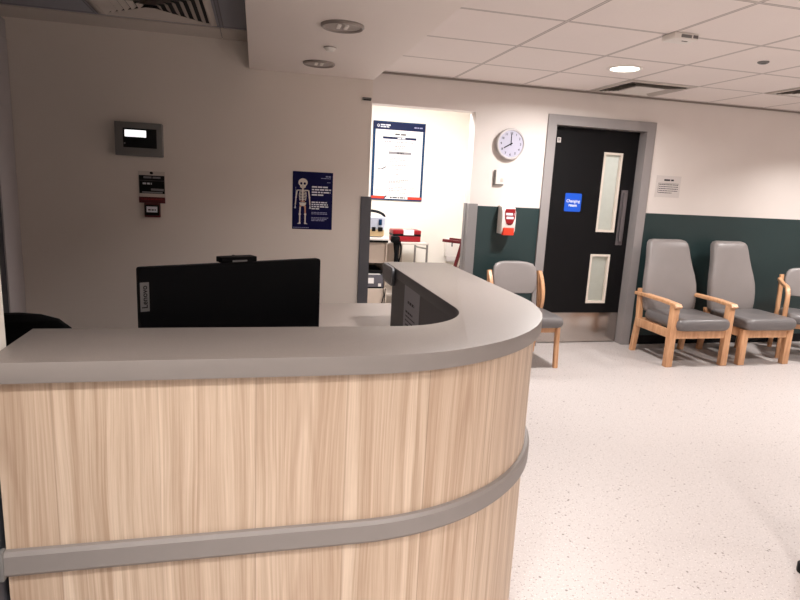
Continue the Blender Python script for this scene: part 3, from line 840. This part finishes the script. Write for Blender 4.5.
def vent(loc, w, label, n=6, core=0.):
    t = empty('ceiling_vent', loc); mat = 'vent_grey'; tag(t, label, 'air vent', 'square louvred ceiling vents')
    h = w/2; i = h-.035
    fr = MB()
    out = [(h, -h), (h, h), (-h, h), (-h, -h)]
    prof = [(h, 0), (h, -.004), (h-.025, -.012), (i, -.006), (i, 0)]
    fr.rings([[(sx_*r, sy*r, z) for sx_, sy in ((1, -1), (1, 1), (-1, 1), (-1, -1))] for r, z in prof], caps=False)
    fr.build('frame', mat, t, smooth=False)
    MB().box(-i, i, -i, i, -.002, -.0005).build('backing', 'vent_dark', t)
    for side in range(3):                # three louvred sides, the wall side is blanked
        m = MB()
        for k in range(n):
            r = i-.012-k*(i-.03-core)/n
            y0 = -r; hw_ = r-.006
            m.face([(-hw_, y0, -.018), (hw_, y0, -.018), (hw_-.02, y0+.024, -.003), (-hw_+.02, y0+.024, -.003)])
        rot = Matrix.Rotation(R((-90, 0, 90)[side]), 3, 'Z')
        for v in m.bm.verts: v.co = rot @ v.co
        m.build('louvre', mat, t, smooth=False)
    if core: MB().box(-core, core, -core, core, -.016, -.004, bev=.003).build('centre_plate', 'white', t)
    b = MB(); b.face([(-i, i, -.006), (i, i, -.006), (0.02, .01, -.016), (-.02, .01, -.016)]); b.build('blanking_plate', 'white' if core else mat, t, smooth=False)
    return t
vent((3.134, 4.603, ZC), .60, 'louvred square air vent in the tiled ceiling right above the black door', 4, .13)
vent((4.37, 3.985, ZC), .60, 'louvred square air vent cut off by the right edge of the photo', 4, .13)
vent((-.50, 3.245, ZO), .58, 'louvred square air vent in the dim ceiling over the reception')

# ------------------------------------------------------------------ far room
s = Flat(); W_, H_ = .605, .872
s.sheet(W_, H_, 'teal', .012); s.rect(-.3025, .3025, -.436, -.42, 1, 'teal')
s.rect(-.275, .275, -.39, .345, 1, 'paper')
s.rect(-.3025, .3025, .345, .425, 1, 'navy_header')
s.ell(-.245, .385, .014, .016, 2, 'ink_white', 16); s.ell(-.245, .387, .008, .010, 3, 'navy_header', 16)
s.words(-.22, -.10, .395, .013, 2, 'ink_white', 2); s.words(-.22, -.12, .374, .012, 2, 'ink_white', 3); s.words(.17, .275, .385, .014, 2, 'ink_lilac', 4)
s.words(-.05, .08, .30, .018, 2, 'ink', 5)
s.rect(-.19, .20, .245, .27, 2, 'navy_header'); s.words(-.02, .07, .2575, .012, 3, 'ink_white', 6)
s.words(-.17, .18, .215, .010, 2, 'ink_pale', 7)
for i, (z, a, b, m) in enumerate([(.17, -.05, .08, 'ink'), (.15, -.11, .09, 'ink_pale'), (.135, -.10, .08, 'ink_pale'), (.035, -.1, .1, 'ink_pale'), (.018, -.1, .09, 'ink_pale'), (.0, -.1, .1, 'ink_pale'),
        (-.04, -.1, .14, 'ink'), (-.085, -.1, .06, 'ink_pale'), (-.145, -.02, .06, 'ink'), (-.205, -.02, .13, 'ink'), (-.222, -.1, .13, 'ink_pale'), (-.235, -.1, .08, 'ink_pale'),
        (-.285, -.1, .06, 'ink_pale'), (-.305, -.1, .12, 'ink_pale'), (-.325, -.1, .1, 'ink_pale'), (-.35, -.04, .1, 'ink_pale')]):
    s.words(a, b, z, .008, 2, m, 70+i)
s.rect(-.115, .15, .08, .11, 2, 'ink_pale'); s.words(-.02, .06, .095, .012, 3, 'ink_dark', 9)
s.limb(-.24, -.085, -.19, -.09, .008, 2, 'ink'); s.limb(-.19, -.09, -.14, -.062, .012, 2, 'ink_dark')
s.words(-.245, -.15, -.045, .006, 2, 'ink_pale', 90)
for i in range(4): s.words(-.245, -.16, -.29-.016*i, .006, 2, 'ink_pale', 91+i); s.words(.15, .25, -.29-.016*i, .006, 2, 'ink_pale', 95+i, fill=.6)
for x, w in ((.19, .02), (.23, .012), (.255, .02)): s.rect(x, x+.006, .04, .04+w*2, 2, 'ink_pale')
s.rect(-.295, -.14, -.42, -.392, 2, 'red_orange'); s.rect(.13, .295, -.42, -.392, 2, 'red_orange'); s.rect(-.14, .13, -.42, -.392, 2, 'paper')
s.limb(-.15, -.415, -.12, -.385, .014, 3, 'navy_header'); s.words(-.08, .1, -.404, .013, 3, 'ink_dark', 8)
tag(s.make('information_poster', (1.567, YFAR-.013, 1.684)), 'large white information poster with blue border and navy header on far wall', 'poster')

# bench with printer bay
bx0, bx1, by0, by1 = .86, 1.235, 5.6, 6.15
bn = empty('storage_bench', (1.05, 5.85, 0)); tag(bn, 'white topped beige storage bench seen beside the dark corner guard', 'storage bench')
def bp(mb, name, mat):
    for v in mb.bm.verts: v.co -= Vector((1.05, 5.85, 0))
    return mb.build(name, mat, bn)
bp(MB().box(bx0, bx1+.01, by0-.03, by1, .895, .92, bev=.004), 'bench_top', 'white')
bp(MB().box(bx0, bx1+.005, by0-.01, by0+.01, .872, .894, bev=.002), 'top_edge', 'black')
bp(MB().box(bx0, bx1-.012, by0+.02, by1, .67, .872), 'upper_cupboard', 'beige')
bp(MB().box(bx1-.012, bx1, by0, by1, .40, .895, bev=.002), 'side_panel', 'beige')
bp(MB().box(bx0, bx1, by1-.02, by1, .40, .67), 'back_panel', 'beige')
bp(MB().box(bx0, bx1+.01, by0-.02, by1, 0, .42, bev=.004), 'lower_cupboard', 'beige')
pr_ = empty('printer', (1.04, 5.82, .42)); tag(pr_, 'dark grey desktop printer with white label in the bench bay', 'printer')
MB().box(-.17, .175, -.22, .22, 0, .135, bev=.012).build('body', 'printer', pr_)
MB().box(-.16, .165, -.20, .20, .15, .175, bev=.006).box(-.15, .155, -.05, .2, .13, .155).build('scanner_lid', 'black', pr_)
MB().box(-.13, .14, -.215, -.06, .136, .143, bev=.001).build('paper', 'paper', pr_)
MB().box(-.02, .075, -.222, -.219, .05, .105).build('label_plate', 'paper', pr_); MB().box(.12, .15, -.222, -.219, .02, .05).build('button', 'white', pr_)
MB().box(-.15, .155, -.225, -.2, .004, .014).build('paper_slot', 'black', pr_)
# cloudy carry tub with arched handle on the bench
tb = empty('carry_tub', (1.055, 5.72, .92)); tag(tb, 'cloudy plastic carry tub with arched black handle on the bench', 'tub')
MB().rings([superring(0, 0, .0, .14, .10, e=6), superring(0, 0, .01, .15, .11, e=6), superring(0, 0, .19, .165, .12, e=6), superring(0, 0, .195, .155, .112, e=6)]).build('body', 'clear_tub', tb)
MB().box(-.13, .14, -.125, -.10, .01, .075, bev=.006).build('contents', 'amber', tb)
pts = [(-.165, 0, .18)]+[(-.165*math.cos(R(180*i/14)), 0, .19+.06*math.sin(R(180*i/14))) for i in range(15)]
MB().tube(pts, .013, n=8).build('handle', 'black', tb)
MB().box(.02, .055, -.135, -.118, .06, .10, bev=.004).build('latch', 'black', tb)
MB().box(.08, .125, -.135, -.118, .06, .10, bev=.004).build('latch', 'black', tb)
MB().box(.085, .115, -.13, -.117, .12, .175, bev=.003).build('tab', 'teal', tb)
cbm = MB(); cbm.tube([(1.20, 5.56, .44), (1.215, 5.565, .36), (1.19, 5.57, .24), (1.17, 5.57, .205), (1.19, 5.57, .175), (1.225, 5.57, .21), (1.222, 5.565, .30), (1.225, 5.56, .43)], .005, n=8)
tag(cbm.build('power_cable', 'black'), 'thin black looped cable hanging down the front of the bench', 'cable')

tr = empty('metal_trolley', (1.5, 6.35, 0)); tag(tr, 'grey tubular metal trolley table against the far wall', 'trolley')
def tp(mb, name, mat):
    for v in mb.bm.verts: v.co -= Vector((1.5, 6.35, 0))
    return mb.build(name, mat, tr)
tx0, tx1, ty0, ty1, tz = 1.26, 1.80, 6.1, 6.62, .825
tp(MB().box(tx0, tx1, ty0, ty1, tz-.02, tz, bev=.004), 'top', 'offwhite')
for x in (tx0+.012, tx1-.012):
    for y in (ty0+.012, ty1-.012): tp(MB().cyl((x, y, 0), (x, y, tz-.02), .012, n=12), 'leg', 'chrome')
tp(MB().tube([(tx1-.012, ty0+.03, tz-.06), (tx1-.012, ty1-.012, tz-.09)], .009, n=8), 'brace', 'chrome')
tp(MB().box(tx0, tx1, ty0, ty1, .25, .27, bev=.003), 'lower_shelf', 'offwhite')
tp(MB().box(tx0+.03, 1.63, ty1-.04, ty1-.02, .50, .79, bev=.003), 'back_board', 'beige')
rb = empty('red_case', (1.58, 6.3, tz)); tag(rb, 'red first aid case with white label on the metal trolley', 'case')
MB().box(-.155, .155, -.1, .1, 0, .065, bev=.012).build('body', 'red', rb)
MB().box(-.158, .158, -.103, .103, .082, .128, bev=.014).build('lid', 'red', rb)
MB().box(-.155, .155, -.099, .099, .062, .085).build('seam', 'black', rb)
MB().box(-.04, .075, -.107, -.06, .074, .131, bev=.002).build('label_plate', 'paper', rb)
st = MB(); st.tube([(1.435, 6.06, .86), (1.432, 6.05, .83), (1.435, 6.04, .72), (1.432, 6.04, .56), (1.43, 6.04, .40)], [.032, .036, .026, .024, .02], n=12)
st.box(1.37, 1.46, 6.0, 6.09, .83, .90, bev=.02); st.tube([(1.465, 6.04, .85), (1.478, 6.03, .78), (1.472, 6.03, .68), (1.452, 6.03, .60)], .009, n=8)
tag(st.build('black_bag', 'black_soft'), 'black bag with dangling strap hanging beside the red case', 'bag')

rc = empty('red_chair', (2.235, 6.2, 0), R(-38)); tag(rc, 'dark red metal framed chair half hidden behind the passage jamb', 'chair')
for y in (-.12, .10):
    MB().tube([(-.205, y, .852), (.03, y, .846)], .0, prof=(.016, .016)).build('armrest', 'red_dark', rc)
    MB().tube([(.02, y, .85), (-.01, y, .72), (-.06, y, .52), (-.10, y, .3), (-.12, y, 0)], 0, prof=(.018, .018)).build('leg', 'red_dark', rc)
    MB().tube([(.11, y, 1.0), (.08, y, .8), (.03, y, .5), (.1, y, 0)], .015, n=10).build('leg', 'red_dark', rc)
MB().box(-.16, .06, -.13, .11, .50, .545, bev=.012).build('seat', 'red_dark', rc)
MB().box(.09, .11, -.11, .09, .72, 1.02, bev=.008).build('backrest', 'red_dark', rc)
wd = empty('paper_dispenser', (2.265, YFAR, .62)); tag(wd, 'white paper dispenser low on the far wall behind the red chair', 'dispenser')
MB().box(-.085, .085, -.09, 0, 0, .21, bev=.012).build('case', 'white', wd); MB().box(-.022, -.002, -.093, -.088, .12, .165, bev=.002).build('window', 'grey_panel', wd)
MB().box(-.07, .07, -.1, -.02, -.06, .004, bev=.004).build('tray', 'paper_grey', wd)

# ------------------------------------------------------------------ lights
def area(loc, r, w, col=(1, .965, .94), spread=168, rot=(0, 0, 0)):
    l = D.lights.new('lamp', 'AREA'); l.shape = 'DISK'; l.size = r*2; l.energy = w; l.color = col; l.spread = R(spread)
    o = D.objects.new('lamp', l); COL.objects.link(o); o.location = loc; o.rotation_euler = rot
    return o
def lit_spot(x, y, w, z=ZC, spread=132):
    area((x, y, z-.016), .095, w, spread=spread)
KEY = 30
lit_spot(2.535, 3.95, KEY*1.55, spread=166)
others = [(4.388, 2.75), (5.3, 3.95), (1.1, 2.1), (4.388, .9), (1.3, -.35), (1.0, -1.3), (-.26, .25), (3.1, -.95), (5.3, -.95)]  # unseen lights; desk-corner, far-rear and overhead ones added to brighten desk and wall
src = [o for o in D.objects if o.name.startswith('ceiling_light') and 'lit round' in o.get('label', '') and 'unlit' not in o.get('label', '')][0]
names = ['to the right of the armchairs', 'by the right wall', 'added beside the desk corner to brighten the wall', 'over the open floor', 'behind the viewer', 'added further behind the viewer to brighten the desk', 'added above the viewer to brighten the counter', 'in the rear middle', 'in the rear right']
for (x, y), nme in zip(others, names):
    zl = ZO if x == -.26 else ZC
    c = copy_thing(src, (x, y, zl)); c['label'] = 'lit round ceiling light '+nme; c['group'] = 'lit ceiling lights outside the view'
    lit_spot(x, y, z=zl, spread=122 if x == -.26 else 132, w={1.3: KEY*.95, 1.1: KEY*.66, -.26: KEY*.68, 3.1: KEY*.6, 1.0: KEY*1.3, 4.388: KEY*.85 if y > 2 else KEY*.7, 5.3: KEY*.9 if y > 2 else KEY*.5}.get(x, KEY*.9))
area((1.45, 5.45, 2.41), .3, 52, (1, .985, .985), 180)
area((3.3, 5.9, 2.41), .2, 15, (1, .99, .97))
area((-.3, 5.2, 2.41), .15, 4)
w = D.worlds.new('world'); SC.world = w; w.use_nodes = True
w.node_tree.nodes['Background'].inputs[0].default_value = (.9, .86, .82, 1)
w.node_tree.nodes['Background'].inputs[1].default_value = .15

# ------------------------------------------------------------------ camera
fw = Vector((.2362765, .95246753, -.19229931)); rt = Vector((.97167977, -.23090115, .05023027)); up = Vector((-.00344057, .19872159, .98004994))
cam = D.cameras.new('camera'); co = D.objects.new('camera', cam); COL.objects.link(co)
m = Matrix((rt, up, -fw)).transposed().to_4x4(); m.translation = (0, 0, H)
co.matrix_world = m
cam.sensor_width = 36; cam.lens = 590.874/800*36; cam.clip_start = .02
SC.camera = co
SC.view_settings.view_transform = 'Standard'
SC.view_settings.look = 'None'
SC.view_settings.exposure = 0
SC.cycles.use_denoising = True
SC.cycles.max_bounces = 8
